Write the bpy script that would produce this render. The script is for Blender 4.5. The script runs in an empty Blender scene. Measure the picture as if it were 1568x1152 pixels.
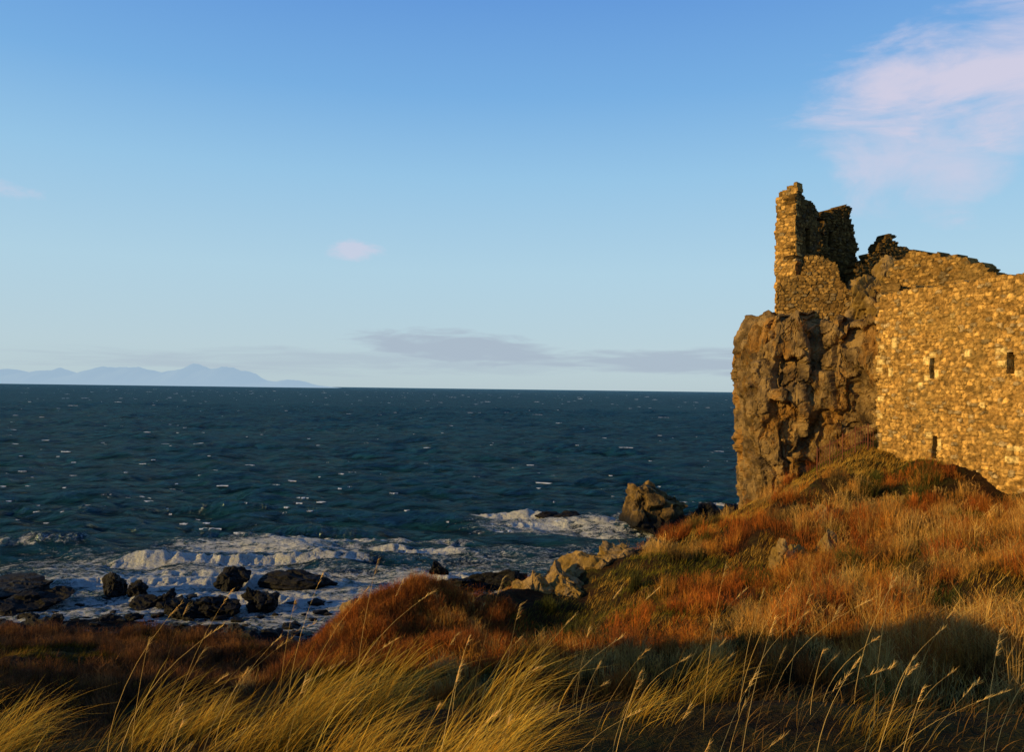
import bpy, math, numpy as np
from mathutils import Vector
rng=np.random.default_rng(7)
S=bpy.context.scene
# ------------------------------------------------------------------ helpers
def hsh(ix,iy,iz,seed=0):
    h=(ix.astype(np.int64)*73856093)^(iy.astype(np.int64)*19349663)^(iz.astype(np.int64)*83492791)^(seed*2654435761)
    h&=0xffffffff
    h=((h>>16)^h)*0x45d9f3b & 0xffffffff
    h=((h>>16)^h)*0x45d9f3b & 0xffffffff
    h=(h>>16)^h
    return (h&0xffffff)/float(0xffffff)
def vnoise(p,seed=0):
    i=np.floor(p).astype(np.int64); f=p-i; f=f*f*(3-2*f); r=0
    for a in (0,1):
        wx=f[:,0] if a else 1-f[:,0]
        for b in (0,1):
            wy=f[:,1] if b else 1-f[:,1]
            for c in (0,1):
                wz=f[:,2] if c else 1-f[:,2]
                r=r+wx*wy*wz*hsh(i[:,0]+a,i[:,1]+b,i[:,2]+c,seed)
    return r
def vnoise2(x,y,seed=0):
    i=np.floor(x).astype(np.int64); j=np.floor(y).astype(np.int64); f=x-i; g=y-j; f=f*f*(3-2*f); g=g*g*(3-2*g); z=i*0
    a=hsh(i,j,z,seed);b=hsh(i+1,j,z,seed);c=hsh(i,j+1,z,seed);d=hsh(i+1,j+1,z,seed)
    return (a*(1-f)+b*f)*(1-g)+(c*(1-f)+d*f)*g
def fbm(p,o=4,seed=0):
    a=.5;r=0;t=0
    for k in range(o):
        r=r+a*vnoise(p*(2.03**k)+k*17.3,seed+k); t+=a; a*=.5
    return r/t
def fbm2(x,y,o=4,seed=0):
    a=.5;r=0;t=0
    for k in range(o):
        q=2.03**k; r=r+a*vnoise2(x*q+k*17.3,y*q+k*17.3,seed+k); t+=a; a*=.5
    return r/t
def voro(p,seed=0):
    i=np.floor(p).astype(np.int64); F1=np.full(len(p),9.);F2=F1.copy();ID=F1.copy()
    for a in (-1,0,1):
        for b in (-1,0,1):
            for c in (-1,0,1):
                q=i+np.array([a,b,c])
                s=np.stack([q[:,0]+hsh(q[:,0],q[:,1],q[:,2],seed),q[:,1]+hsh(q[:,0],q[:,1],q[:,2],seed+1),q[:,2]+hsh(q[:,0],q[:,1],q[:,2],seed+2)],1)
                d=np.abs(s-p).max(1)*.5+np.linalg.norm(s-p,axis=1)*.5
                m=d<F1
                F2=np.where(m,F1,np.minimum(F2,d)); ID=np.where(m,hsh(q[:,0],q[:,1],q[:,2],seed+3),ID); F1=np.where(m,d,F1)
    return F1,F2,ID
def sm(a,b,x):
    t=np.clip((x-a)/(b-a),0,1); return t*t*(3-2*t)
def mesh_np(name,V,Q=None,T=None,col=None,mat=None,smooth=False,foam=None,parent=None):
    me=bpy.data.meshes.new(name)
    V=np.asarray(V,dtype=np.float32); me.vertices.add(len(V)); me.vertices.foreach_set('co',V.ravel())
    li=[];st=[];n=0
    if Q is not None and len(Q):
        Q=np.asarray(Q,dtype=np.int32); li.append(Q.ravel()); st.append(np.arange(len(Q))*4); n=len(Q)*4
    if T is not None and len(T):
        T=np.asarray(T,dtype=np.int32); li.append(T.ravel()); st.append(n+np.arange(len(T))*3)
    li=np.concatenate(li).astype(np.int32); st=np.concatenate(st).astype(np.int32)
    me.loops.add(len(li)); me.loops.foreach_set('vertex_index',li)
    me.polygons.add(len(st)); me.polygons.foreach_set('loop_start',st)
    me.polygons.foreach_set('use_smooth',np.full(len(st),smooth))
    me.update(calc_edges=True)
    if col is not None:
        a=me.attributes.new('col','FLOAT_COLOR','POINT'); c=np.ones((len(V),4),np.float32); c[:,:3]=col; a.data.foreach_set('color',c.ravel())
    if foam is not None:
        a=me.attributes.new('foam','FLOAT','POINT'); a.data.foreach_set('value',foam.astype(np.float32))
    ob=bpy.data.objects.new(name,me); S.collection.objects.link(ob)
    if mat: me.materials.append(mat)
    if parent: ob.parent=parent
    return ob
def gridquads(nr,nc):
    i=np.arange(nr*nc).reshape(nr,nc)
    return np.stack([i[:-1,:-1],i[:-1,1:],i[1:,1:],i[1:,:-1]],-1).reshape(-1,4)
class NT:
    def __init__(s,nt): s.nt=nt; s.n=nt.nodes; s.l=nt.links
    def new(s,t,**k):
        nd=s.n.new(t)
        for a,b in k.items(): setattr(nd,a,b)
        return nd
    def put(s,inp,v):
        if isinstance(v,bpy.types.NodeSocket): s.l.new(v,inp)
        else: inp.default_value=v
    def m(s,op,a,b=0.,c=0.,clamp=False):
        nd=s.new('ShaderNodeMath',operation=op,use_clamp=clamp)
        s.put(nd.inputs[0],a); s.put(nd.inputs[1],b)
        s.put(nd.inputs[2],c); return nd.outputs[0]
    def mix(s,f,a,b,bt='MIX'):
        nd=s.new('ShaderNodeMix',data_type='RGBA',blend_type=bt)
        s.put(nd.inputs[0],f)
        for i,v in ((6,a),(7,b)):
            if isinstance(v,tuple) and len(v)==3: v=v+(1,)
            s.put(nd.inputs[i],v)
        return nd.outputs[2]
    def noise(s,vec,scale,detail=4,rough=.55,dist=0,sc=None):
        if sc:
            mp=s.new('ShaderNodeMapping'); s.put(mp.inputs['Vector'],vec); mp.inputs['Scale'].default_value=sc; vec=mp.outputs[0]
        nd=s.new('ShaderNodeTexNoise'); s.put(nd.inputs['Vector'],vec)
        nd.inputs['Scale'].default_value=scale; nd.inputs['Detail'].default_value=detail; nd.inputs['Roughness'].default_value=rough; nd.inputs['Distortion'].default_value=dist
        return nd.outputs['Fac']
    def mr(s,v,a,b,c=0.,d=1.,smooth=True):
        nd=s.new('ShaderNodeMapRange',interpolation_type='SMOOTHSTEP' if smooth else 'LINEAR'); s.put(nd.inputs[0],v)
        for i,k in enumerate((a,b,c,d)): nd.inputs[i+1].default_value=k
        return nd.outputs[0]
def mat(name,rough=.9,spec=.3):
    m=bpy.data.materials.new(name); m.use_nodes=True; t=NT(m.node_tree)
    b=t.n['Principled BSDF']; b.inputs['Roughness'].default_value=rough; b.inputs['Specular IOR Level'].default_value=spec
    geo=t.new('ShaderNodeNewGeometry'); return m,t,b,geo.outputs['Position']
def bump(t,b,h,strength,dist):
    bp=t.new('ShaderNodeBump'); bp.inputs['Strength'].default_value=strength; bp.inputs['Distance'].default_value=dist
    t.put(bp.inputs['Height'],h); t.l.new(bp.outputs[0],b.inputs['Normal']); return bp.outputs[0]
def attr(t,n,fac=False):
    a=t.new('ShaderNodeAttribute',attribute_name=n); return a.outputs['Fac' if fac else 'Color']

# ------------------------------------------------------------------ materials
def leafmat(name,trans=.35):
    m,t,b,P=mat(name,.75,.1)
    c=attr(t,'col'); t.l.new(c,b.inputs['Base Color'])
    tr=t.new('ShaderNodeBsdfTranslucent'); t.l.new(c,tr.inputs[0])
    mx=t.new('ShaderNodeMixShader'); mx.inputs[0].default_value=trans
    t.l.new(b.outputs[0],mx.inputs[1]); t.l.new(tr.outputs[0],mx.inputs[2])
    t.l.new(mx.outputs[0],t.n['Material Output'].inputs[0]); return m
M_grass=leafmat('dry_grass',.4); M_twig=leafmat('twigs',.15)

M_wall,t,b,P=mat('rubble_masonry',.95,.1)
n=t.noise(P,5,5,.65); n2=t.noise(P,.6,4)
c=t.mix(t.mr(n,.3,.7),(.58,.51,.36),(2.1,1.82,1.3)); c=t.mix(1.,attr(t,'col'),c,'MULTIPLY')
c=t.mix(t.mr(n2,.5,.75,0,.45),c,(.2,.135,.045)); t.l.new(c,b.inputs['Base Color']); bump(t,b,t.noise(P,9,6,.7),.9,.06)

M_cliff,t,b,P=mat('cliff_rock',.95,.1)
n=t.noise(P,.9,6,.65); n2=t.noise(P,6,6,.7); n3=t.noise(P,.35,5,.6,.5)
c=t.mix(t.mr(n,.35,.65),(.085,.055,.026),(.31,.20,.08)); c=t.mix(t.mr(n3,.52,.64,0,.6),c,(.40,.19,.035))
c=t.mix(t.mr(n2,.55,.8,0,.5),c,(.46,.34,.17)); c=t.mix(t.mr(n2,.2,.42,1,0),c,(.02,.015,.012))  # last mix paints near-black cavity shade where the bump sinks
t.l.new(c,b.inputs['Base Color']); bump(t,b,n2,1.,.15)

M_brock,t,b,P=mat('wet_black_rock',.7,.2)
n=t.noise(P,2.5,6,.7); c=t.mix(t.mr(n,.35,.7),(.004,.004,.004),(.012,.010,.008)); t.l.new(c,b.inputs['Base Color']); bump(t,b,n,1.,.15)
M_stack,t,b,P=mat('stack_rock',.85,.2)
n=t.noise(P,1.2,6,.7); sx=t.new('ShaderNodeSeparateXYZ'); t.l.new(P,sx.inputs[0])
c=t.mix(t.mr(n,.35,.7),(.04,.026,.012),(.23,.14,.04)); c=t.mix(t.mr(sx.outputs[2],.3,1.6,1,0),c,(.010,.009,.009)); t.l.new(c,b.inputs['Base Color']); bump(t,b,n,1.,.4)
M_prock,t,b,P=mat('lichen_rock',.9,.2)
n=t.noise(P,1.6,6,.7); c=t.mix(t.mr(n,.3,.6),(.07,.045,.022),(.32,.21,.085)); c=t.mix(t.mr(t.noise(P,1.1,5),.42,.58,0,.8),c,(.20,.12,.022)); t.l.new(c,b.inputs['Base Color']); bump(t,b,t.noise(P,4,6,.7),1.,.15)

M_ground,t,b,P=mat('ground_turf',1.,.05)
sx=t.new('ShaderNodeSeparateXYZ'); t.l.new(P,sx.inputs[0]); n=t.noise(P,.5,5,.6); n2=t.noise(P,4,6,.7)
c=t.mix(t.mr(n,.4,.6),(.06,.028,.010),(.065,.055,.013)); c=t.mix(t.mr(n2,.3,.7),(.02,.012,.006),c)
zz=t.m('ADD',sx.outputs[2],t.m('MULTIPLY',n,3.)); c=t.mix(t.mr(zz,2.2,3.6,1,0),c,(.006,.0055,.005)); t.l.new(c,b.inputs['Base Color']); bump(t,b,n2,1.,.3)

# sea: rough-water facets, limited effective reflectance
M_sea,t,b,P=mat('sea_water',.9,.0)
w1=t.noise(P,1.,8,.7,.4,(.28,.66,.3)); w2=t.noise(P,1.,6,.6,.6,(.05,.12,.1)); w3=t.noise(P,1.,5,.65,.3,(1.3,2.6,1.)); w4=t.noise(P,1.,5,.6,.5,(.012,.03,.1))
hh=t.m('ADD',t.m('MULTIPLY',w1,4.),t.m('ADD',t.m('MULTIPLY',w2,9.),t.m('MULTIPLY',w3,.5)))
fa=attr(t,'foam',True)
fn=t.noise(P,1.,9,.7,1.6,(.6,1.,.8)); fn2=t.noise(P,4.5,6,.7,.8)
fm=t.m('ADD',t.m('MULTIPLY',fa,1.),t.m('ADD',t.m('MULTIPLY',fn,1.9),t.m('MULTIPLY',fn2,1.1)))
foam=t.mr(fm,2.0,2.4)
wc=t.mix(t.mr(w1,.38,.62),(.001,.010,.022),(.013,.080,.102)); wc=t.mix(t.mr(w4,.4,.65,0,.5),wc,(.002,.022,.048)); c=t.mix(foam,wc,(.72,.73,.70))  # wave shading painted into the water colour: dark troughs, bright teal crests
t.l.new(c,b.inputs['Base Color']); nrm_=bump(t,b,hh,1.,.9)
gl=t.new('ShaderNodeBsdfGlossy'); gl.inputs['Roughness'].default_value=.15; gl.inputs['Color'].default_value=(.62,.9,1,1); t.l.new(nrm_,gl.inputs['Normal'])
fr=t.new('ShaderNodeFresnel'); fr.inputs['IOR'].default_value=1.33; t.l.new(nrm_,fr.inputs['Normal'])
ff=t.m('MULTIPLY',t.m('MINIMUM',t.m('MULTIPLY',fr.outputs[0],.5),.42),t.m('SUBTRACT',1.,foam))
mx=t.new('ShaderNodeMixShader'); t.l.new(ff,mx.inputs[0]); t.l.new(b.outputs[0],mx.inputs[1]); t.l.new(gl.outputs[0],mx.inputs[2]); t.l.new(mx.outputs[0],t.n['Material Output'].inputs[0])
M_foam,t,b,P=mat('foam',.9,.2)
b.inputs['Base Color'].default_value=(.66,.69,.68,1); bump(t,b,t.noise(P,4,6,.7),1.,.2)

M_isl,t,b,P=mat('distant_hill_haze_glow',1.,0.)
b.inputs['Base Color'].default_value=(.03,.04,.06,1); b.inputs['Emission Color'].default_value=(.36,.50,.62,1); b.inputs['Emission Strength'].default_value=.92  # aerial haze painted as a pale blue glow on the hills
M_iron,t,b,P=mat('rusty_iron',.8,.3)
t.l.new(t.mix(t.noise(P,8,3),(.10,.03,.015),(.22,.07,.03)),b.inputs['Base Color'])

# ------------------------------------------------------------------ terrain
C=np.array([(-30,0,8),(-12,5,7.5),(0,5,7.3),(12,5,8),(30,5,11),(-2,12,7.1),(6,12,7.6),(14,12,8.8),(25,14,10),
(-15,20,5.6),(-20,28,3.8),(-15,30,3.4),(-14,38,1.9),(-25,38,1.9),(-14,43,.4),(-14,48,-.6),(-14,56,-1.5),(-30,20,5.5),(-40,38,1.6),(-40,44,.2),(-40,56,-1.5),
(-4.6,20,6.0),(-8,24,4.2),(-9.5,32,2.2),(-7.9,32,2.9),(-6.3,32,4.7),(-3.7,32,5.9),(-1.5,33,5.2),(-4,24,5.3),(-4,27.5,5.5),
(-4,37,2.5),(-4,42,.5),(-4,48,-1),(0,30,4.6),(0,24,5.8),(1.3,36,5.2),(3.6,38,5.8),(5.2,39,5.9),(8.7,42,6.7),(13.3,46,7.4),
(1.3,41,2),(4,43,2),(6,46,1.5),(9,48,2),(12,52,1),(3,50,-1),(8,56,-1),(14,62,-1),
(9.1,27,6.8),(13.4,32,8.0),(15.9,38,10.1),(17.5,42,11.0),(3.5,20,6.9),(4.9,28,6.4),(6.1,18,7.3),(8,16,7.7),(10.5,21,8.0),(15.1,26,8.6),(18.8,36,10.),(20.4,32,9.6),
(19,40,10.6),(6.5,13,7.6),(2.8,16,7.),(.25,19,6.6),(7,35,6.6),(14,40,8.6),(14.5,44,8.4),(30,40,12),(30,60,10),(45,30,11),(45,0,12),(45,60,8),(35,80,-2),
(-60,10,9),(-60,44,.2),(-60,60,-2),(60,80,-2),(0,-10,10),(-60,-10,12),(45,-10,12),(-60,80,-3),(0,80,-3)],float)
def U(r2): return np.where(r2>0,r2*np.log(np.maximum(r2,1e-9))*.5,0)
nC=len(C); A=np.zeros((nC+3,nC+3)); d2=((C[:,None,:2]-C[None,:,:2])**2).sum(-1)
A[:nC,:nC]=U(d2)+np.eye(nC)*.5; A[:nC,nC]=1;A[:nC,nC+1:]=C[:,:2]; A[nC:,:nC]=A[:nC,nC:].T
W=np.linalg.solve(A,np.concatenate([C[:,2],[0,0,0]]))
def tps(x,y):
    x=np.clip(x,-60,45);y=np.clip(y,-10,80); r=W[nC]+W[nC+1]*x+W[nC+2]*y
    for k in range(nC): r=r+W[k]*U((x-C[k,0])**2+(y-C[k,1])**2)
    return np.clip(r,-3,18)
def Hfull(x,y):
    z=tps(x,y)
    nz=(fbm2(x*.35,y*.35,5,3)-.5)
    z=z+nz*np.where(z>1,1.7,.9)+(fbm2(x*1.6,y*1.6,3,5)-.5)*.35
    l=sm(6,13,-x)*sm(4,8,y); F=12.0+2.4*l+(fbm2(x*.5,y*.5,4,9)-.5)*.2+.08*np.clip(x,-5,1)*sm(9,5,-x)+.07*np.clip(y-3,-3,2)-.25*sm(1.,9,x)-.5*sm(6,14,-x)*(1-l)  # unseen left bank raised to shade the hollow; crest tilted towards the sun
    yc=4.5+5.*sm(6,13,-x)+(fbm2(x*.4,y*0,3,11)-.5)*.5
    w=sm(0,1,(y-yc)/5.); return F*(1-w)+z*w
fx=np.arange(-42,46,.2); fy=np.arange(-6,66,.2)
ox=np.array([3,8,20,50,120,300,800,2500,9000.])
xs=np.concatenate([fx[0]-ox[::-1],fx,fx[-1]+ox]); ys=np.concatenate([fy[0]-ox[::-1],fy,fy[-1]+ox[:3]])
X,Y=np.meshgrid(xs,ys); Z=Hfull(X.ravel(),Y.ravel()).reshape(X.shape)
mesh_np('ground',np.stack([X,Y,Z],-1).reshape(-1,3),gridquads(len(ys),len(xs)),mat=M_ground,smooth=True)
Zf=Z[9:9+len(fy),9:9+len(fx)]
def H(x,y):
    u=np.clip((x-fx[0])/.2,0,len(fx)-1.01);v=np.clip((y-fy[0])/.2,0,len(fy)-1.01);i=u.astype(int);j=v.astype(int);a=u-i;c=v-j
    return Zf[j,i]*(1-a)*(1-c)+Zf[j,i+1]*a*(1-c)+Zf[j+1,i]*(1-a)*c+Zf[j+1,i+1]*a*c
EL=math.radians(12.5); sd=np.array([-.93,-.37]); sd/=np.linalg.norm(sd)

# ------------------------------------------------------------------ sea
r1=[32.]
while r1[-1]<125: r1.append(r1[-1]*1.004)
while r1[-1]<40000: r1.append(r1[-1]*(1.007 if r1[-1]<600 else 1.02))
yr=np.array(r1); tc=np.concatenate([-np.array([9,5,3,2,1.5,1.2]),np.linspace(-1.,1.,800),[1.2,1.5,2,3,5,9]])
Yg=np.repeat(yr[:,None],len(tc),1); Xg=Yg*tc[None,:]; x=Xg.ravel();y=Yg.ravel()
z=np.zeros_like(x); cell=np.maximum(y*.008,.3)
warp=[3.*fbm2(x*.03+9*k,y*.035,2,k) for k in range(3)]; ampf=[.4+fbm2(x*.02,y*.04,2,60+k) for k in range(2)]
for k in range(42):
    L=rng.uniform(1.3,10)*(1 if k%4 else 2.); th=rng.normal(.25,.45); am=.0105
    if k>=38: L=[8.,11.,14.5,19.][k-38]; th=rng.normal(.12,.08); am=.014
    kx=math.sin(th);ky=math.cos(th)
    ph=rng.uniform(0,6.28)+2*np.pi/L*(kx*x+ky*y)+warp[k%3]*(1 if k%2 else -1)
    z+=L*am*(1-2*np.abs(np.sin(ph/2))**1.2+.3*np.sin(ph))*sm(3.2,1.2,cell*3/L)*ampf[k%2]
z*=sm(44,80,y)*.85+.15
foam=np.zeros_like(x)
near=y<125
xn=x[near];yn=y[near];fo=np.zeros_like(xn);dz=np.zeros_like(xn)
wob=(fbm2(xn*.12,xn*0,3,21)-.5)*3
def breaker(x0,x1,yc,A,w,slope=0.,fol=1.2,lo=.2):
    global fo,dz
    e=sm(x0,x0+6,xn)*sm(x1,x1-6,xn); rag=fbm2(xn*.5,yn*.15+yc,4,int(yc))
    rg2=fbm2(xn*1.3,yn*.0+yc,4,int(yc)+7)
    d=yn-(yc+slope*(xn-.5*(x0+x1))+wob+(rg2-.5)*1.6)
    prof=np.where(d<0,np.exp(-(d/(w*.5))**2),np.exp(-(d/(w*1.8))**2))
    dz=dz+A*e*(.35+1.2*rag)*prof
    f=np.where(d<.1,np.exp(-((d+w*.4)/(w*(.45+1.*rg2)))**4),np.exp(-((d-.1)/(w*.35))**2))
    fo=np.maximum(fo,fol*e*(.6+.4*sm(lo,lo+.3,rag))*f)
breaker(-35,-9,67,.75,1.1,.12,1.4,.2); breaker(-16,-5,71.5,.5,.8,0,1.0); breaker(-13,-1,70,.5,.8,0,1.25)
breaker(-62,-34,71,.55,1.5,.05,.6); breaker(-8,15,91.5,.5,1.1,0,1.25);breaker(-4,18,87,.3,1.0,.05,1.05);breaker(-2,14,83,.25,.9,.05,1.); breaker(-34,-12,57.5,.35,1.0,.1,1.3); breaker(-12,3,60,.35,.8,0,1.2)
breaker(-50,-10,79,.6,2.2,.05,0.); breaker(-20,10,103,.55,2.4,0,.0); breaker(14,34,104,.45,1.2,0,1.); breaker(-70,-20,92,.6,2.5,.05,0.); breaker(-30,0,76,.35,1.2,.0,.7)
breaker(-30,-8,53.5,.2,.8,.05,1.15); breaker(-32,-10,62.5,.25,.8,.1,.95)
def wash(cx,cy,rx,ry,a):
    global fo
    q=((xn-cx)/rx)**2+((yn-cy)/ry)**2; fo=np.maximum(fo,a*np.exp(-q*q))
wash(-20,58,16,10,.78);wash(-12,53,9,9,.8);wash(-24,50,15,6,.72);wash(-5,61,10,7,.74);wash(6,86,12,9,.74);wash(-22,72,12,4,.82);wash(14,85,8,5,.68);wash(-33,56,12,7,.66);wash(2,69,16,8,.57);wash(18,92,8,4,.64);wash(-28,64,20,8,.62)
dz+= (fbm2(xn*3.6,yn*3.6,3,31)-.45)*.5*sm(.8,1.1,fo)+(fbm2(xn*2.5,yn*2.5,2,33)-.5)*.2*sm(.3,.6,fo)
z[near]+=dz; foam[near]=fo
foam=np.maximum(foam,.62*sm(.6,1.05,z)*((y<300)&(y>60)))
mesh_np('sea',np.stack([x,y,z],1),gridquads(len(yr),len(tc)),mat=M_sea,smooth=True,foam=foam)
Vc=[];Tc=[];nv=0
for k in range(2000):
    yy=math.exp(rng.uniform(math.log(80),math.log(2400))); xx=yy*rng.uniform(-.9,.7)
    L=rng.gamma(1.3,.5)*(.8+yy/280)+.4; hgt=min(.28,.03+L*.03)*rng.uniform(.2,1.)*(1+yy/1500); n=11; a=rng.normal(0,.25)
    tt=np.linspace(-1,1,n); pr=(1-tt**2)*rng.uniform(0.,1,n)
    j=int(np.argmin(np.abs(yr-yy))); i=int(np.argmin(np.abs(tc-xx/yy))); bz=z[j*len(tc)+i]
    px=xx+tt*L*.5*math.cos(a);py=yy+tt*L*.5*math.sin(a)+rng.normal(0,.1,n)
    v=np.concatenate([np.stack([px,py-.15-.3*pr,np.full(n,bz-.12)],1),np.stack([px,py,bz-.03+pr*hgt],1),np.stack([px,py+.4,np.full(n,bz-.15)],1)])
    Vc.append(v); Tc.append(gridquads(3,n)+nv); nv+=3*n
mesh_np('whitecap_foam',np.concatenate(Vc),np.concatenate(Tc),mat=M_foam,smooth=True)

# ------------------------------------------------------------------ rocks
import bmesh
def ico(sub):
    bm=bmesh.new(); bmesh.ops.create_icosphere(bm,subdivisions=sub,radius=1); bm.verts.ensure_lookup_table()
    r=(np.array([v.co[:] for v in bm.verts]),np.array([[v.index for v in f.verts] for f in bm.faces])); bm.free(); return r
IC={s:ico(s) for s in (3,4,5)}
def rockgeo(c,s,seed,planes=16,rough=.12,sub=5):
    r=np.random.default_rng(seed); ICO=IC[sub][0]; p=ICO*1.25
    for k in range(planes):
        n=r.normal(size=3); n/=np.linalg.norm(n); d=r.uniform(.5,.95); e=np.maximum(p@n-d,0); p=p-e[:,None]*n
    q=p*np.array(s)
    sc=min(s)
    q=q+ICO*((fbm(p*2.2+seed,5 if sub>3 else 3,seed)-.5)*rough*3*sc)[:,None]
    if sub>3:
        F1,F2,ID=voro(p*2.4+seed*3.1,seed); q=q+ICO*((ID-.5)*rough*1.5*sc-.12*sc*sm(.12,0,F2-F1))[:,None]
    return q+np.array(c)
def rock(name,c,s,seed,m,planes=16,rough=.12):
    return mesh_np(name,rockgeo(c,s,seed,planes,rough),T=IC[5][1],mat=m,smooth=False)
rock('sea_stack',(14.7,85,1.2),(3.9,3.2,3.5),3,M_stack,18,.14)
for i,(cx,cy,cz,sx_,sy_,sz_) in enumerate([(20.6,86,.3,1.6,1.5,1.5),(23.2,87,.2,1.3,1.2,1.3),(25,88,.4,1.3,1.2,1.4),(18,84,.0,1.6,1.2,.9),
   (-19.3,56,.6,1.1,.9,1.3),(-14.5,57,.1,2.6,1.2,.75),(-26.2,54,.3,.9,.8,1.0),(-24.6,53.5,.2,.9,.8,.8),(-18.5,50,.3,1.5,1.1,1.0),(-15.7,51,.3,1.3,1,1.0),
   (-20.2,49.5,.2,1.1,.9,.9),(-5.5,61,.1,.9,.8,.9),(-33.5,54,.0,3.8,2,.9),(-30,51,.1,2.4,1.6,.8),(-37,50,.2,3.,2,1.0),(4,90,-.1,1.5,1,.7),(6.3,89,-.1,1.9,1,.65),
   (-.5,58,.1,2.2,1.2,.8),(-3.5,57,0.,1.6,1,.8),(3.5,60,0,1.6,1,.7),(-22,52,.1,.7,.6,.7)]):
    rock('shore_rock',(cx,cy,cz),(sx_,sy_,sz_),20+i,M_brock,14,.2)
Vs=[];Ts=[];nv=0
for k in range(330):
    yy=rng.uniform(41,54); xx=rng.uniform(-45,-3) if k%5 else rng.uniform(-5,8); s=rng.gamma(1.6,.13)+.1; hz=max(float(H(np.array([xx]),np.array([yy]))[0]),-.2)
    g=rockgeo((xx,yy,hz+s*.05),(s*1.5,s,s*.8),200+k,12,.2,4 if s>.35 else 3); T_=IC[4 if s>.35 else 3][1]; Vs.append(g);Ts.append(T_+nv);nv+=len(g)
mesh_np('beach_boulders',np.concatenate(Vs),T=np.concatenate(Ts),mat=M_brock)
OUT=[(1.0,34.6,5.0,1.4,1.0,1.1),(-.4,33.8,4.5,1.2,.9,.95),(2.3,35.2,5.3,1.3,1.,1.2),(3.7,36.6,5.7,1.7,1.1,1.35),(5.2,37.6,5.7,1.2,.9,1.2),(6.8,38.6,6.,1.1,.8,1.),(-1.3,33.0,4.3,.8,.7,.7),(.4,33.2,4.5,.7,.6,.6),(2.9,34.4,5.1,.8,.6,.6)]
for i,(cx,cy,cz,a,b_,c_) in enumerate(OUT+[
    (10.5,31,7.75,.42,.4,.9),(12.4,31.5,7.9,.5,.4,.8),(11.3,31.6,7.6,.6,.5,.6),(-6.5,33.5,4.,.8,.7,.8),(13.6,34.5,8.5,.8,.6,.8)]):
    rock('rock_outcrop',(cx,cy,cz),(a,b_,c_),70+i,M_prock,14,.18)

# ------------------------------------------------------------------ cliff
fp=np.array([(14.55,50.8),(14.7,48.6),(15.6,47.3),(16.9,46.9),(17.5,47.5),(18.0,46.9),(18.5,45.9),(19.3,45.6),(19.9,44.4),(20.2,42.6),(22,42.5),(26,41),(31,45),(32,58),(24,63),(17,60),(15,55)],float)
P2=np.concatenate([fp,fp[:1]]); seg=np.linalg.norm(np.diff(P2,axis=0),axis=1); cum=np.concatenate([[0],np.cumsum(seg)]); npt=600
w=np.interp(np.linspace(0,1,npt,endpoint=False),[0,.62,1],[0,16,cum[-1]])
R=np.stack([np.interp(w,cum,P2[:,0]),np.interp(w,cum,P2[:,1])],1)
for _ in range(6): R=.5*R+.25*np.roll(R,1,0)+.25*np.roll(R,-1,0)
Tn=np.roll(R,-1,0)-np.roll(R,1,0); Tn/=np.linalg.norm(Tn,axis=1)[:,None]; Nn=np.stack([-Tn[:,1],Tn[:,0]],1)
if ((R-R.mean(0))*Nn).sum()<0: Nn=-Nn
zs=np.concatenate([np.arange(-2,6,.4),np.arange(6,18.2,.08)]); nz=len(zs)
Pz=np.repeat(zs,npt); Px=np.tile(R[:,0],nz);Py=np.tile(R[:,1],nz);N2=np.tile(Nn,(nz,1))
p3=np.stack([Px,Py,Pz],1)
wr=p3+ (fbm(p3*.8,3,41)[:,None]-.5)*1.2
F1,F2,ID=voro(wr*np.array([.5,.5,.33])+5,42); G1,G2,GI=voro(wr*np.array([1.5,1.5,.9])+9,47)
K1,K2,KI=voro(wr*np.array([4.,4.,3.])+19,57)
d=(fbm(p3*.25,3,40)-.5)*1.4+(ID-.5)*.9-.2*sm(.06,0,F2-F1)+(GI-.5)*.42-.1*sm(.06,0,G2-G1)+(KI-.5)*.12+(fbm(p3*2.5,4,44)-.5)*.3
inset=np.interp(Pz,[-2,6,8,11,15.6,17,18.2],[-.8,.6,.75,.45,.15,.45,.9])
d=d-inset
topn=np.tile((fbm2(R[:,0]*.9,R[:,1]*.9,4,53)-.45)*2.6,nz)*sm(14.5,18.2,Pz)
V=np.stack([Px+N2[:,0]*d,Py+N2[:,1]*d,Pz+(fbm(p3*1.2,3,49)-.5)*.3+topn],1)
CV=V.copy(); CN=N2.copy()
idx=np.arange(nz*npt).reshape(nz,npt); nx=np.roll(idx,-1,1)
Q=np.stack([idx[:-1],nx[:-1],nx[1:],idx[1:]],-1).reshape(-1,4)
cen=np.array([22.5,51.]); last=V[-npt:]; caps=[];cq=[];base=nz*npt;prev=idx[-1]
for k in range(1,21):
    f=1-k/20.; c=np.concatenate([cen+(last[:,:2]-cen)*max(f,.001),last[:,2:3]*f+18.3*(1-f)],1)
    c[:,2]+=(fbm2(c[:,0]*1.2,c[:,1]*1.2,4,50)-.4)*.7
    caps.append(c); cur=base+np.arange(npt); cq.append(np.stack([prev,np.roll(prev,-1),np.roll(cur,-1),cur],-1)); prev=cur; base+=npt
mesh_np('sea_cliff',np.concatenate([V]+caps),np.concatenate([Q]+cq),mat=M_cliff)

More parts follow.
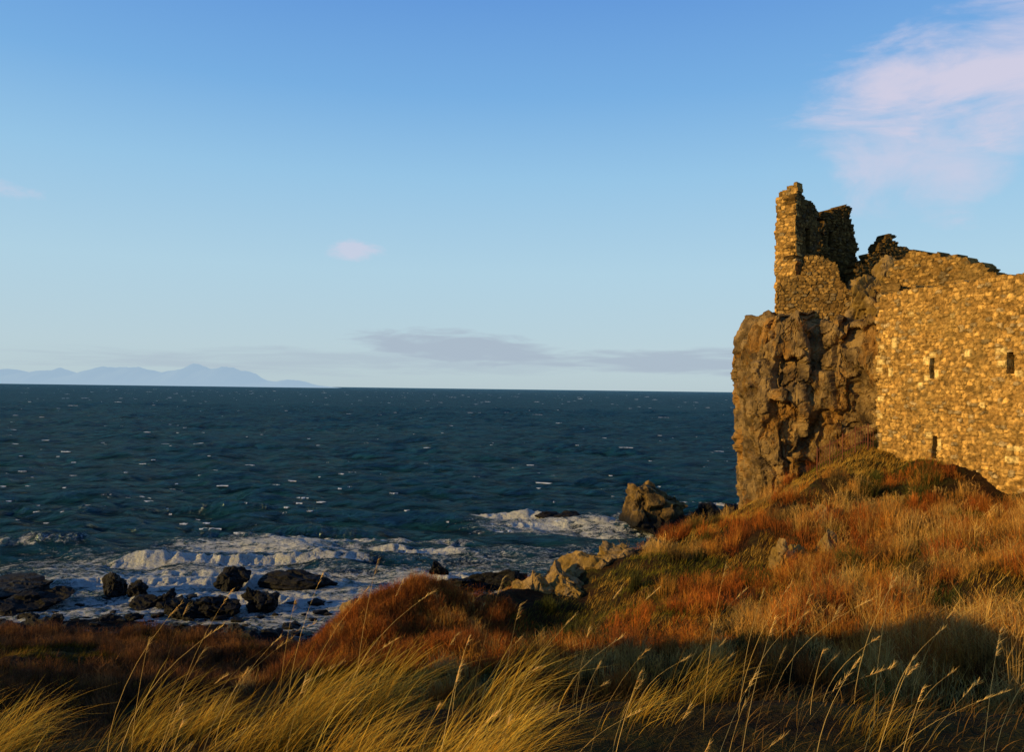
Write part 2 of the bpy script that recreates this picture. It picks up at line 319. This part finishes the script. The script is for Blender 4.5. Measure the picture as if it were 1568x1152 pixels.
# ------------------------------------------------------------------ castle
castle=bpy.data.objects.new('castle_ruin',None); S.collection.objects.link(castle)
def stones(s,z,seed,sw=.33,rh=.19):
    r=np.floor(z/rh).astype(np.int64); F1=np.full(len(s),9.);F2=F1.copy();ID=F1.copy();SS=F1.copy();SZ=F1.copy()
    for dr in (-1,0,1):
        rr=r+dr; off=hsh(rr,rr*0,rr*0,seed)*1.; i=np.floor(s/sw-off).astype(np.int64)
        for di in (-1,0,1):
            ii=i+di
            cs=(ii+.5+off+(hsh(ii,rr,rr*0,seed+1)-.5)*.75)*sw; cz=(rr+.5+(hsh(ii,rr,rr*0,seed+2)-.5)*.55)*rh
            dd=(np.abs((s-cs)/sw)**2.6+np.abs((z-cz)/rh)**2.6)**(1/2.6)*(.75+.5*hsh(ii,rr,rr*0,seed+5))
            m=dd<F1; F2=np.where(m,F1,np.minimum(F2,dd)); F1=np.where(m,dd,F1)
            ID=np.where(m,hsh(ii,rr,rr*0,seed+3),ID);SS=np.where(m,cs,SS);SZ=np.where(m,cz,SZ)
    return F2-F1,ID,SS,SZ
def wall(name,o,dr,prof,z0,th,seed,holes=(),pale=(),res=.055,flip=1,rel=.05,left=0.,tone=1.,jag=.3):
    o=np.array(o,float);dr=np.array(dr,float);dr/=np.linalg.norm(dr)
    nrm=np.array([dr[1],-dr[0]])*flip
    pr=np.array(prof,float); L=pr[-1,0]; zt=pr[:,1].max()+.3
    ss=np.arange(-.3,L+.3,res); zz=np.arange(z0,zt,res); ns,nz=len(ss),len(zz)
    Sg,Zg=np.meshgrid(ss,zz); s=Sg.ravel();z=Zg.ravel()
    wob=(fbm2(s*1.5,z*1.5,3,seed+8)-.5)*.16
    E,ID,CS,CZ=stones(s+wob,z+wob,seed)
    col=np.where((ID>.9)[:,None],np.array([.26,.21,.14]),np.where((ID>.4)[:,None],np.array([.38,.255,.10]),np.array([.25,.16,.06])))
    col=col*(.55+.7*hsh((ID*9999).astype(int),(ID*777).astype(int),(ID*0).astype(int),3))[:,None]
    e=sm(0,.26,E); mort=np.array([.24,.165,.07])*(.3+1.1*fbm2(s*2,z*2,3,seed+4))[:,None]
    col=mort*(1-e[:,None])*.8+col*e[:,None]
    disp=rel*e*(.3+1.2*ID)+(fbm2(s*.8,z*.8,4,seed+9)-.5)*.2+(fbm2(s*7,z*7,2,seed+19)-.5)*.05
    for (a,b,c,d_) in pale:
        m=(s>a)&(s<b)&(z>c)&(z<d_); ed=np.minimum(np.minimum(s-a,b-s),np.minimum(z-c,d_-z)); 
        col[m]=np.array([.46,.37,.20])*(.5+.5*sm(0,.05,ed[m]))[:,None]; disp[m]=(rel*1.2*sm(0,.05,ed[m]))+(fbm2(s*.8,z*.8,4,seed+9)[m]-.5)*.2
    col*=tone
    hz=lambda b:np.floor(b/.4).astype(int)
    ok=lambda a,b:(b<np.interp(a,pr[:,0],pr[:,1]))&(a>left+(hsh(hz(b),hz(b)*0,hz(b)*0,seed)-.5)*jag)&(a<L)
    k=(ok(CS,CZ) if jag>.1 else ok(CS*.3+(s)*.7,CZ)).reshape(nz,ns)[:-1,:-1]
    hole=np.zeros_like(k)
    sc=(Sg+res/2)[:-1,:-1];zc=(Zg+res/2)[:-1,:-1]
    for (a,b,c,d_) in holes: hole|=(sc>a)&(sc<b)&(zc>c)&(zc<d_)
    front=np.stack([o[0]+dr[0]*s+nrm[0]*disp,o[1]+dr[1]*s+nrm[1]*disp,z],1)
    back=np.stack([o[0]+dr[0]*s-nrm[0]*(th+disp),o[1]+dr[1]*s-nrm[1]*(th+disp),z],1)
    I=np.arange(ns*nz).reshape(nz,ns); N=ns*nz
    q=np.stack([I[:-1,:-1],I[:-1,1:],I[1:,1:],I[1:,:-1]],-1)
    kf=k&~hole; Qs=[q[kf],(q[k]+N)[:,::-1]]
    pd=np.pad(kf,1); c=pd[1:-1,1:-1]
    for nb,(a,b) in ((pd[1:-1,:-2],(3,0)),(pd[1:-1,2:],(1,2)),(pd[:-2,1:-1],(0,1)),(pd[2:,1:-1],(2,3))):
        m=c&~nb; e0=q[m][:,a];e1=q[m][:,b]; Qs.append(np.stack([e0,e0+N,e1+N,e1],-1))
    return mesh_np(name,np.concatenate([front,back]),np.concatenate(Qs),col=np.concatenate([col,col]),mat=M_wall,parent=castle)
wall('curtain_wall',(19.15,42.1),(.309,-.951),[(0,19.2),(1.5,19.25),(2.4,19.3),(4.2,19.15),(6,19.25),(8,19.2),(12,19.3),(17,19.2)],9,1.3,100,
  holes=[(3.40,3.68,14.8,15.75),(3.60,3.90,10.9,12.05),(7.58,7.95,14.95,15.9)],
  pale=[(3.0,3.40,15.45,15.85),(3.05,3.40,14.6,14.95),(3.68,3.98,14.75,15.2),(3.35,3.75,15.8,16.05),(1.0,1.35,16.3,16.9),(.75,1.1,14.9,15.35),(5.35,5.75,15.7,16.1),(7.0,7.58,15.8,16.1),(7.1,7.58,15.25,15.55),(7.95,8.35,14.8,15.1),
   (3.2,3.60,11.9,12.2),(3.90,4.15,11.3,11.9),(2.7,3.05,14.3,14.6),(7.6,8.4,11.6,11.85),(7.5,8.2,11.1,11.4),(0,.5,16.3,16.55),(-.1,.35,15.9,16.2),(0,.55,15.5,15.8),(-.1,.4,15.1,15.4),(0,.5,13.6,13.9),(0,.4,12.7,13.),(6.2,6.5,13.4,13.7),(4.6,4.9,17.6,17.8),(2.1,2.5,17.9,18.1)])
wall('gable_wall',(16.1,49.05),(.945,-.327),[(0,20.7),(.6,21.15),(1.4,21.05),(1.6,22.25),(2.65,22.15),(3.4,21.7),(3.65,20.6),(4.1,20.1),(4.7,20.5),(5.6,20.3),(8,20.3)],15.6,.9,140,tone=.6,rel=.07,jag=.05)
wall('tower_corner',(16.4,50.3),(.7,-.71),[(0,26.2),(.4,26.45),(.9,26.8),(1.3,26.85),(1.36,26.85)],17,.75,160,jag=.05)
wall('tower_side',(17.32,49.38),(.8,.6),[(0,26.85),(.3,26.5),(.8,26.2),(1.6,25.95),(2.2,25.8),(2.5,25.2)],17,.7,170,holes=[(1.1,1.55,22.7,24.3)],tone=.25)  # low tone paints the shade of this sunless face into the stone
wall('tower_rear',(19.75,52.1),(.9,.43),[(0,25.7),(.5,26.0),(1.0,25.85),(1.8,26.1),(2.2,26.4),(2.8,26.3),(3.1,25.2),(3.4,24.3),(3.7,22.6)],17,1.0,180,holes=[(.9,1.2,23.6,24.6)],tone=.26,rel=.1)  # same stone darkened by tone to stand for its unlit side
wall('inner_fragment',(21.7,51),(.95,.3),[(0,22.4),(.9,22.3),(1,22.9),(1.7,23.1),(2.1,23.7),(2.5,24.4),(3.0,24.3),(3.25,23.5),(4.3,23.5),(4.5,22.7)],17,.9,190,tone=.3,rel=.1)  # shade of the turned-away face put into its tone
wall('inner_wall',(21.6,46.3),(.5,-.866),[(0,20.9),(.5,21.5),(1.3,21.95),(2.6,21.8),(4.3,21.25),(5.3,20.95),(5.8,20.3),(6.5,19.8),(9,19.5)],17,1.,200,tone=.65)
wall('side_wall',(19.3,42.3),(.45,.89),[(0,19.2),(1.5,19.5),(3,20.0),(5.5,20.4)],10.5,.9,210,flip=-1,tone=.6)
for i,(cx,cy,cz,a,b_,c_) in enumerate([(21.3,47.6,19.2,1.6,1.2,1.6),(22.8,48.6,20.0,1.5,1.2,1.9),(20.4,48.3,19.2,.9,.8,1.4)]):
    o=rock('rubble_heap',(cx,cy,cz),(a,b_,c_),300+i,M_prock,12,.15); o.parent=castle

# ------------------------------------------------------------------ iron railing
rail=bpy.data.objects.new('iron_railing',None); S.collection.objects.link(rail)
V=[];F=[];nv=0
def bar(p,q,r):
    global nv
    p=np.array(p,float);q=np.array(q,float);d=q-p;d/=np.linalg.norm(d);a=np.cross(d,[.3,.5,.8]);a/=np.linalg.norm(a);b=np.cross(d,a)
    for e in (p,q):
        for k in range(6): V.append(e+r*(a*math.cos(k*1.047)+b*math.sin(k*1.047)))
    for k in range(6): F.append([nv+k,nv+(k+1)%6,nv+6+(k+1)%6,nv+6+k])
    nv+=12
ra=np.array([15.9,41.8]);rb=np.array([18.8,41.8])
for k in range(23):
    c=ra+(rb-ra)*k/22; g=float(H(np.array([c[0]]),np.array([c[1]]))[0]); bar((c[0],c[1],g-.2),(c[0],c[1],g+1.25+(.1 if k%5==0 else 0)),.028 if k%5==0 else .012)
for hh_ in (.4,1.15):
    for k in range(22):
        c=ra+(rb-ra)*k/22;e=ra+(rb-ra)*(k+1)/22; bar((c[0],c[1],float(H(c[:1],c[1:])[0])+hh_),(e[0],e[1],float(H(e[:1],e[1:])[0])+hh_),.016)
mesh_np('bars',V,F,mat=M_iron,parent=rail)

# ------------------------------------------------------------------ island
ip=np.array([(-7200,120),(-6600,95),(-5900,175),(-5730,140),(-5600,165),(-5380,175),(-5310,190),(-5230,150),(-5130,125),(-4940,190),(-4780,215),(-4600,205),(-4400,212),(-4150,165),(-3940,180),(-3750,240),(-3600,215),(-3390,225),(-3100,165),(-2960,85),(-2800,70),(-2590,95),(-2370,40),(-2000,0)],float)
ix=np.linspace(-7200,-2000,500); iv=np.linspace(0,1,30); top=np.interp(ix,ip[:,0],ip[:,1])*(1+.10*(fbm2(ix*.012,ix*0,4,77)-.5))
Xi,Vi=np.meshgrid(ix,iv); prf=np.sin(np.pi*np.clip(Vi,0,1))
Zi=top[None,:]*prf*(.75+.5*fbm2(Xi.ravel()*.004,Vi.ravel()*6,4,78).reshape(Xi.shape))*(1.)-8; Zi[15]=top-5
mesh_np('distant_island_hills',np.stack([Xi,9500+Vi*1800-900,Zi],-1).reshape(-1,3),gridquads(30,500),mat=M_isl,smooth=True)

# ------------------------------------------------------------------ vegetation
def strips(P0,h,ld,lean,w,col,nseg,tipcol=1.25,basecol=.45,up=None):
    N=len(P0); ang=rng.uniform(0,6.28,N); wd=np.stack([np.cos(ang),np.sin(ang),np.zeros(N)],1)*w[:,None]
    Vv=np.zeros((N,2*nseg+1,3),np.float32); Cc=np.zeros((N,2*nseg+1,3),np.float32)
    if up is None: up=np.tile([0,0,1.],(N,1))
    for k in range(nseg+1):
        t=k/nseg; pos=P0+up*(h*(t-.35*np.minimum(lean,1.2)*t*t))[:,None]+ld*(h*lean*t**1.7)[:,None]
        cc=col*(basecol+(tipcol-basecol)*t)  # root shade and sunlit tip painted along each blade
        if k<nseg:
            Vv[:,2*k]=pos-wd*(1-.75*t)*.5; Vv[:,2*k+1]=pos+wd*(1-.75*t)*.5; Cc[:,2*k]=cc;Cc[:,2*k+1]=cc
        else: Vv[:,2*k]=pos; Cc[:,2*k]=cc
    b=(np.arange(N)*(2*nseg+1))[:,None]
    Qk=[b+np.array([2*k,2*k+1,2*k+3,2*k+2]) for k in range(nseg-1)]
    Tt=b+np.array([2*nseg-2,2*nseg-1,2*nseg])
    return Vv.reshape(-1,3),(np.concatenate(Qk) if Qk else np.zeros((0,4),int)),Tt,Cc.reshape(-1,3)
class Acc:
    def __init__(s): s.V=[];s.Q=[];s.T=[];s.C=[];s.n=0
    def add(s,V,Q,T,C): s.V.append(V);s.Q.append(Q+s.n);s.T.append(T+s.n);s.C.append(C);s.n+=len(V)
    def done(s,name,m): return mesh_np(name,np.concatenate(s.V),np.concatenate(s.Q),np.concatenate(s.T),col=np.concatenate(s.C),mat=m)
def valid(x,y):
    h=H(x,y); wallx=19.15+(42.1-y)*.325
    ok=(h>1.0)&(x<wallx-.2)&~((y>45.5)&(x>13.8))&(y<47.5)
    for o in OUT: ok&=((x-o[0])/(o[3]*.85))**2+((y-(o[1]-.5))/(o[4]*1.3))**2>1
    return ok
def pick(c,N): 
    c=np.array(c); return c[rng.integers(0,len(c),N)]*rng.uniform(.7,1.3,(N,1))
RUST=[(.42,.12,.014),(.34,.09,.013),(.46,.18,.025),(.22,.07,.015)]; TAN=[(.48,.26,.06),(.44,.20,.03),(.52,.32,.085)]; GRN=[(.17,.15,.012),(.30,.22,.02),(.10,.095,.012)]; GOLD=[(.56,.32,.045),(.50,.25,.025),(.62,.40,.07)]
def bush(cx,cy,R_,Hh,ns,pal,acc,w=.016):
    N=ns*len(cx); bx=np.repeat(cx,ns);by=np.repeat(cy,ns);bR=np.repeat(R_,ns);bH=np.repeat(Hh,ns)
    a=rng.uniform(0,6.28,N); r=np.sqrt(rng.uniform(0,1,N)); x=bx+np.cos(a)*r*bR*.55; y=by+np.sin(a)*r*bR*.55
    g=H(x,y); out=np.stack([np.cos(a),np.sin(a),np.zeros(N)],1)
    lean=r*rng.uniform(.2,1.,N)*bR/np.maximum(bH,.1)*.7; hh_=bH*rng.uniform(.55,1.1,N)*(1-.35*r*r)
    bc=np.repeat(pal,ns,0)*rng.uniform(.6,1.4,(N,1))
    P0=np.stack([x,y,g-.05],1)
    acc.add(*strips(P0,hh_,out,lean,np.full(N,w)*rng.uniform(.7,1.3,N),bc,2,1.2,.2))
    for rep in range(2):
        t=rng.uniform(.35,.9,N); p=P0+np.stack([0*t,0*t,hh_*(t-.35*np.minimum(lean,1.2)*t*t)],1)+out*(hh_*lean*t**1.7)[:,None]
        a2=rng.uniform(0,6.28,N); o2=np.stack([np.cos(a2),np.sin(a2),np.zeros(N)],1)
        acc.add(*strips(p,hh_*rng.uniform(.15,.4,N),o2,rng.uniform(.3,1.3,N),np.full(N,w*.7),bc*1.1,1,1.2,.8))
acc=Acc()
def scatter(n,x0,x1,y0,y1,f):
    x=rng.uniform(x0,x1,n);y=rng.uniform(y0,y1,n); m=valid(x,y)&f(x,y)&(np.abs(x)<y*.72+2); return x[m],y[m]
patch=lambda x,y:fbm2(x*.28,y*.28,4,90)
x_,y_=scatter(5000,-28,20,11,46,lambda x,y:(patch(x,y)>.49)&(x>-9))
tone_=(.55+.9*fbm2(x_*.6,y_*.6,3,94))[:,None]
pal=np.where((fbm2(x_*.4,y_*.4,3,93)>.53)[:,None],pick(TAN,len(x_)),pick(RUST,len(x_)))*tone_
bush(x_,y_,rng.uniform(.3,.85,len(x_)),rng.uniform(.3,1.05,len(x_)),60,pal,acc)
x_,y_=scatter(2600,-32,-6,16,40,lambda x,y:(fbm2(x*.3,y*.3,3,91)>.36))
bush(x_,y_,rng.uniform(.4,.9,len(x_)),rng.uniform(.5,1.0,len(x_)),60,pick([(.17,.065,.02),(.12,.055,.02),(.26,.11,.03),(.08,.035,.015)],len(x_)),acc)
x_,y_=scatter(900,-8,0,25,35,lambda x,y:((x+3.8)/4.2)**2+((y-30)/5)**2<1)
bush(x_,y_,rng.uniform(.4,.7,len(x_)),rng.uniform(.4,.8,len(x_)),80,pick([(.28,.08,.014),(.20,.06,.013),(.33,.12,.02)],len(x_)),acc)
x_,y_=scatter(560,7,22,15,34,lambda x,y:(x>y*.33)&(fbm2(x*.3,y*.3,3,95)>.44))
pal=np.where((rng.uniform(size=len(x_))>.45)[:,None],pick(TAN,len(x_)),pick(RUST,len(x_)))
bush(x_,y_,rng.uniform(.6,1.3,len(x_)),rng.uniform(.8,1.8,len(x_))*np.interp(y_,[15,34],[1,.7]),110,pal,acc,.018)
# scattered dark gorse-like clumps
x_,y_=scatter(160,0,19,15,40,lambda x,y:fbm2(x*.5,y*.5,3,96)>.52)
bush(x_,y_,rng.uniform(.4,.9,len(x_)),rng.uniform(.6,1.2,len(x_)),140,pick([(.05,.05,.012),(.08,.05,.015),(.07,.07,.012)],len(x_)),acc,.022)
acc.done('bramble_thicket',M_twig)
acc=Acc()
x_,y_=scatter(380000,-28,24,11,47,lambda x,y:patch(x,y)<.56)
N=len(x_); g=fbm2(x_*.5,y_*.5,3,97)
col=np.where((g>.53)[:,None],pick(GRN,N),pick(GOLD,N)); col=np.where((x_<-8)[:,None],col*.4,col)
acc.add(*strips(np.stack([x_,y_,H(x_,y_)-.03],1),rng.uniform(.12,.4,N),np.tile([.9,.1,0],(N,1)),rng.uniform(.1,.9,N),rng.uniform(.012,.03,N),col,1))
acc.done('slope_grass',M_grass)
# grass and heather clinging to the cliff ledges
acc=Acc()
nk=((CV[:,0]>16.6)&(CV[:,0]<19.9)&(CV[:,1]<48)&(CV[:,2]>9)&(CV[:,2]<15.2-(19.2-np.clip(CV[:,0],16,19.2))*1.3)&(fbm(CV*1.1,3,98)>.42))|((CV[:,1]<51)&(CV[:,2]>7)&(fbm(CV*.9,3,99)>.62))
ids=np.nonzero(nk)[0]; ids=ids[rng.integers(0,len(ids),16000)]; N=len(ids)
o3=np.concatenate([CN[ids],np.zeros((N,1))],1)
acc.add(*strips(CV[ids]-o3*.03,rng.uniform(.12,.38,N),o3+rng.normal(0,.3,(N,3)),rng.uniform(.3,1.2,N),rng.uniform(.012,.028,N),pick([(.42,.17,.02),(.34,.12,.015),(.22,.15,.02),(.45,.26,.04)],N),1,1.2,.5))
acc.done('cliff_ledge_grass',M_grass)
# foreground marram grass: wind-blown tussocks
acc=Acc()
nt=165; tx=rng.uniform(-6,6,nt); ty=rng.uniform(3.0,4.9,nt); keep=rng.uniform(size=nt)<np.interp(tx,[-6,.1,.8,6],[1,.95,.12,.05]); tx=tx[keep];ty=ty[keep]; nt=len(tx)
per=170; th_=rng.uniform(.2,.6,nt); ta=rng.normal(.1,.25,nt); tcn=rng.uniform(.7,1.2,nt)
X0=np.repeat(tx,per)+rng.normal(0,.10,nt*per); Y0=np.repeat(ty,per)+rng.normal(0,.08,nt*per); N=nt*per
la=np.repeat(ta,per)+rng.normal(0,.35,N); ld=np.stack([np.cos(la),np.sin(la),np.zeros(N)],1)
acc.add(*strips(np.stack([X0,Y0,H(X0,Y0)-.03],1),np.repeat(th_,per)*rng.uniform(.4,1.2,N),ld,rng.uniform(.3,1.2,N),rng.uniform(.0025,.006,N),pick([(.92,.52,.055),(.80,.42,.035),(.95,.62,.09)],N)*(np.repeat(tcn,per)*np.interp(X0,[-7,.8,1.5,9],[1,1,.5,.3]))[:,None],5,1.1,.08))  # shadow over the right side put into the blade colour
n=12000; x_=rng.uniform(-6,7,n);y_=rng.uniform(2.4,5.6,n); la=rng.normal(.1,.5,n); ld=np.stack([np.cos(la),np.sin(la),np.zeros(n)],1)
acc.add(*strips(np.stack([x_,y_,H(x_,y_)-.03],1),rng.uniform(.06,.2,n),ld,rng.uniform(.3,1.2,n),rng.uniform(.003,.007,n),pick([(.22,.11,.025),(.13,.08,.02),(.30,.15,.03)],n),4,1.2,.3))
acc.done('foreground_grass',M_grass)
acc=Acc()
n=95; x_=rng.uniform(-2.2,2.8,n);y_=rng.uniform(3.2,5.2,n)
hh_=rng.uniform(.35,1.05,n); la=rng.normal(0,.25,n); ld=np.stack([np.cos(la),np.sin(la),np.zeros(n)],1); ln=rng.uniform(.1,.75,n)
P0=np.stack([x_,y_,H(x_,y_)-.03],1); colr=pick([(.7,.46,.14),(.6,.38,.11)],n)
acc.add(*strips(P0,hh_,ld,ln,np.full(n,.004),colr,7,1.2,.7))
for k in range(26):
    t=rng.uniform(.88,.99,n); p=P0+np.stack([0*t,0*t,hh_*(t-.35*ln*t*t)],1)+ld*(hh_*ln*t**1.7)[:,None]
    acc.add(*strips(p,rng.uniform(.015,.04,n),ld+rng.normal(0,.25,(n,3)),rng.uniform(.3,1.2,n),np.full(n,.003),colr*1.2,1,1.2,1))
acc.done('grass_seed_stalks',M_grass)

# ------------------------------------------------------------------ light, sky, camera
sv=Vector((sd[0]*math.cos(EL),sd[1]*math.cos(EL),math.sin(EL)))
L=bpy.data.lights.new('sun','SUN'); L.energy=5.; L.angle=math.radians(.5); L.color=(1,.67,.20)
lo=bpy.data.objects.new('sun',L); S.collection.objects.link(lo); lo.rotation_euler=sv.to_track_quat('Z','Y').to_euler()
wd=bpy.data.worlds.new('World'); S.world=wd; wd.use_nodes=True; t=NT(wd.node_tree); bg=t.n['Background']
sky=t.new('ShaderNodeTexSky',sky_type='NISHITA'); sky.sun_disc=False; sky.sun_elevation=EL; sky.sun_rotation=math.atan2(sd[0],sd[1]); sky.air_density=1.; sky.dust_density=.3; sky.ozone_density=2.5
tc_=t.new('ShaderNodeTexCoord'); D=tc_.outputs['Generated']; sp=t.new('ShaderNodeSeparateXYZ'); t.l.new(D,sp.inputs[0])
az=t.m('ARCTAN2',sp.outputs[0],sp.outputs[1]); el=t.m('ARCSINE',sp.outputs[2])
cv=t.new('ShaderNodeCombineXYZ'); t.l.new(az,cv.inputs[0]); t.l.new(el,cv.inputs[1]); cvo=cv.outputs[0]
def cloud(a0,e0,ra,re,sc,thr,soft,op,tilt=0.):
    da=t.m('SUBTRACT',az,a0); de=t.m('SUBTRACT',t.m('SUBTRACT',el,e0),t.m('MULTIPLY',da,tilt))
    q=t.m('ADD',t.m('POWER',t.m('ABSOLUTE',t.m('DIVIDE',da,ra)),2.),t.m('POWER',t.m('ABSOLUTE',t.m('DIVIDE',de,re)),2.))
    msk=t.m('MAXIMUM',t.m('SUBTRACT',1.,q),-1.5); n=t.noise(cvo,1.,7,.6,.5,sc)
    v=t.m('ADD',t.m('MULTIPLY',msk,.35),n); return t.m('MULTIPLY',t.mr(v,thr,thr+soft),op)
cl=cloud(.55,.33,.24,.08,(6,18,1),.52,.38,.92,.05); c2=cloud(.47,.26,.11,.08,(9,16,1),.52,.42,.65)
c3=cloud(-.195,.165,.04,.016,(22,50,1),.52,.38,.6); c4=cloud(-.58,.20,.05,.016,(22,50,1),.50,.4,.5)
c5=cloud(-.06,.05,.16,.024,(12,70,1),.50,.3,.85,-.08); c6=cloud(.30,.036,.40,.018,(8,90,1),.50,.3,.8); c7=cloud(-.2,.03,.5,.02,(6,70,1),.60,.3,.5)
cr=t.new('ShaderNodeValToRGB'); t.l.new(t.m('MULTIPLY',el,1/1.6),cr.inputs[0]); R_=cr.color_ramp
st=[(0,(.49,.62,.68)),(.03,(.51,.66,.74)),(.09,(.46,.68,.82)),(.16,(.33,.60,.85)),(.22,(.20,.46,.82)),(.30,(.12,.32,.75)),(.5,(.05,.16,.46)),(1,(.03,.08,.26))]
while len(R_.elements)<len(st): R_.elements.new(.5)
for e,(p,c) in zip(R_.elements,st): e.position=p; e.color=c+(1,)
sc10=t.mix(1.,cr.outputs[0],(10.,10.,10.),'MULTIPLY')
skc=t.mix(.88,sky.outputs[0],sc10)
warm=t.m('MAXIMUM',t.m('MAXIMUM',cl,c2),t.m('MAXIMUM',c3,c4)); grey=t.m('MAXIMUM',c5,t.m('MAXIMUM',c6,c7))
skc=t.mix(grey,skc,(3.9,4.7,5.7)); skc=t.mix(warm,skc,(6.6,6.3,7.7)); t.l.new(skc,bg.inputs[0]); bg.inputs[1].default_value=.1
cam=bpy.data.cameras.new('camera'); co=bpy.data.objects.new('camera',cam); S.collection.objects.link(co); S.camera=co
cam.sensor_width=36; cam.lens=36*1231/1568; cam.clip_start=.1; cam.clip_end=60000
pitch=math.atan(20/1231); roll=math.radians(.75)
from mathutils import Matrix
co.matrix_world=Matrix.Translation((0,0,14))@Matrix.Rotation(math.pi/2+pitch,4,'X')@Matrix.Rotation(roll,4,'Z')
S.view_settings.view_transform='Standard'; S.view_settings.look='None'; S.view_settings.exposure=0
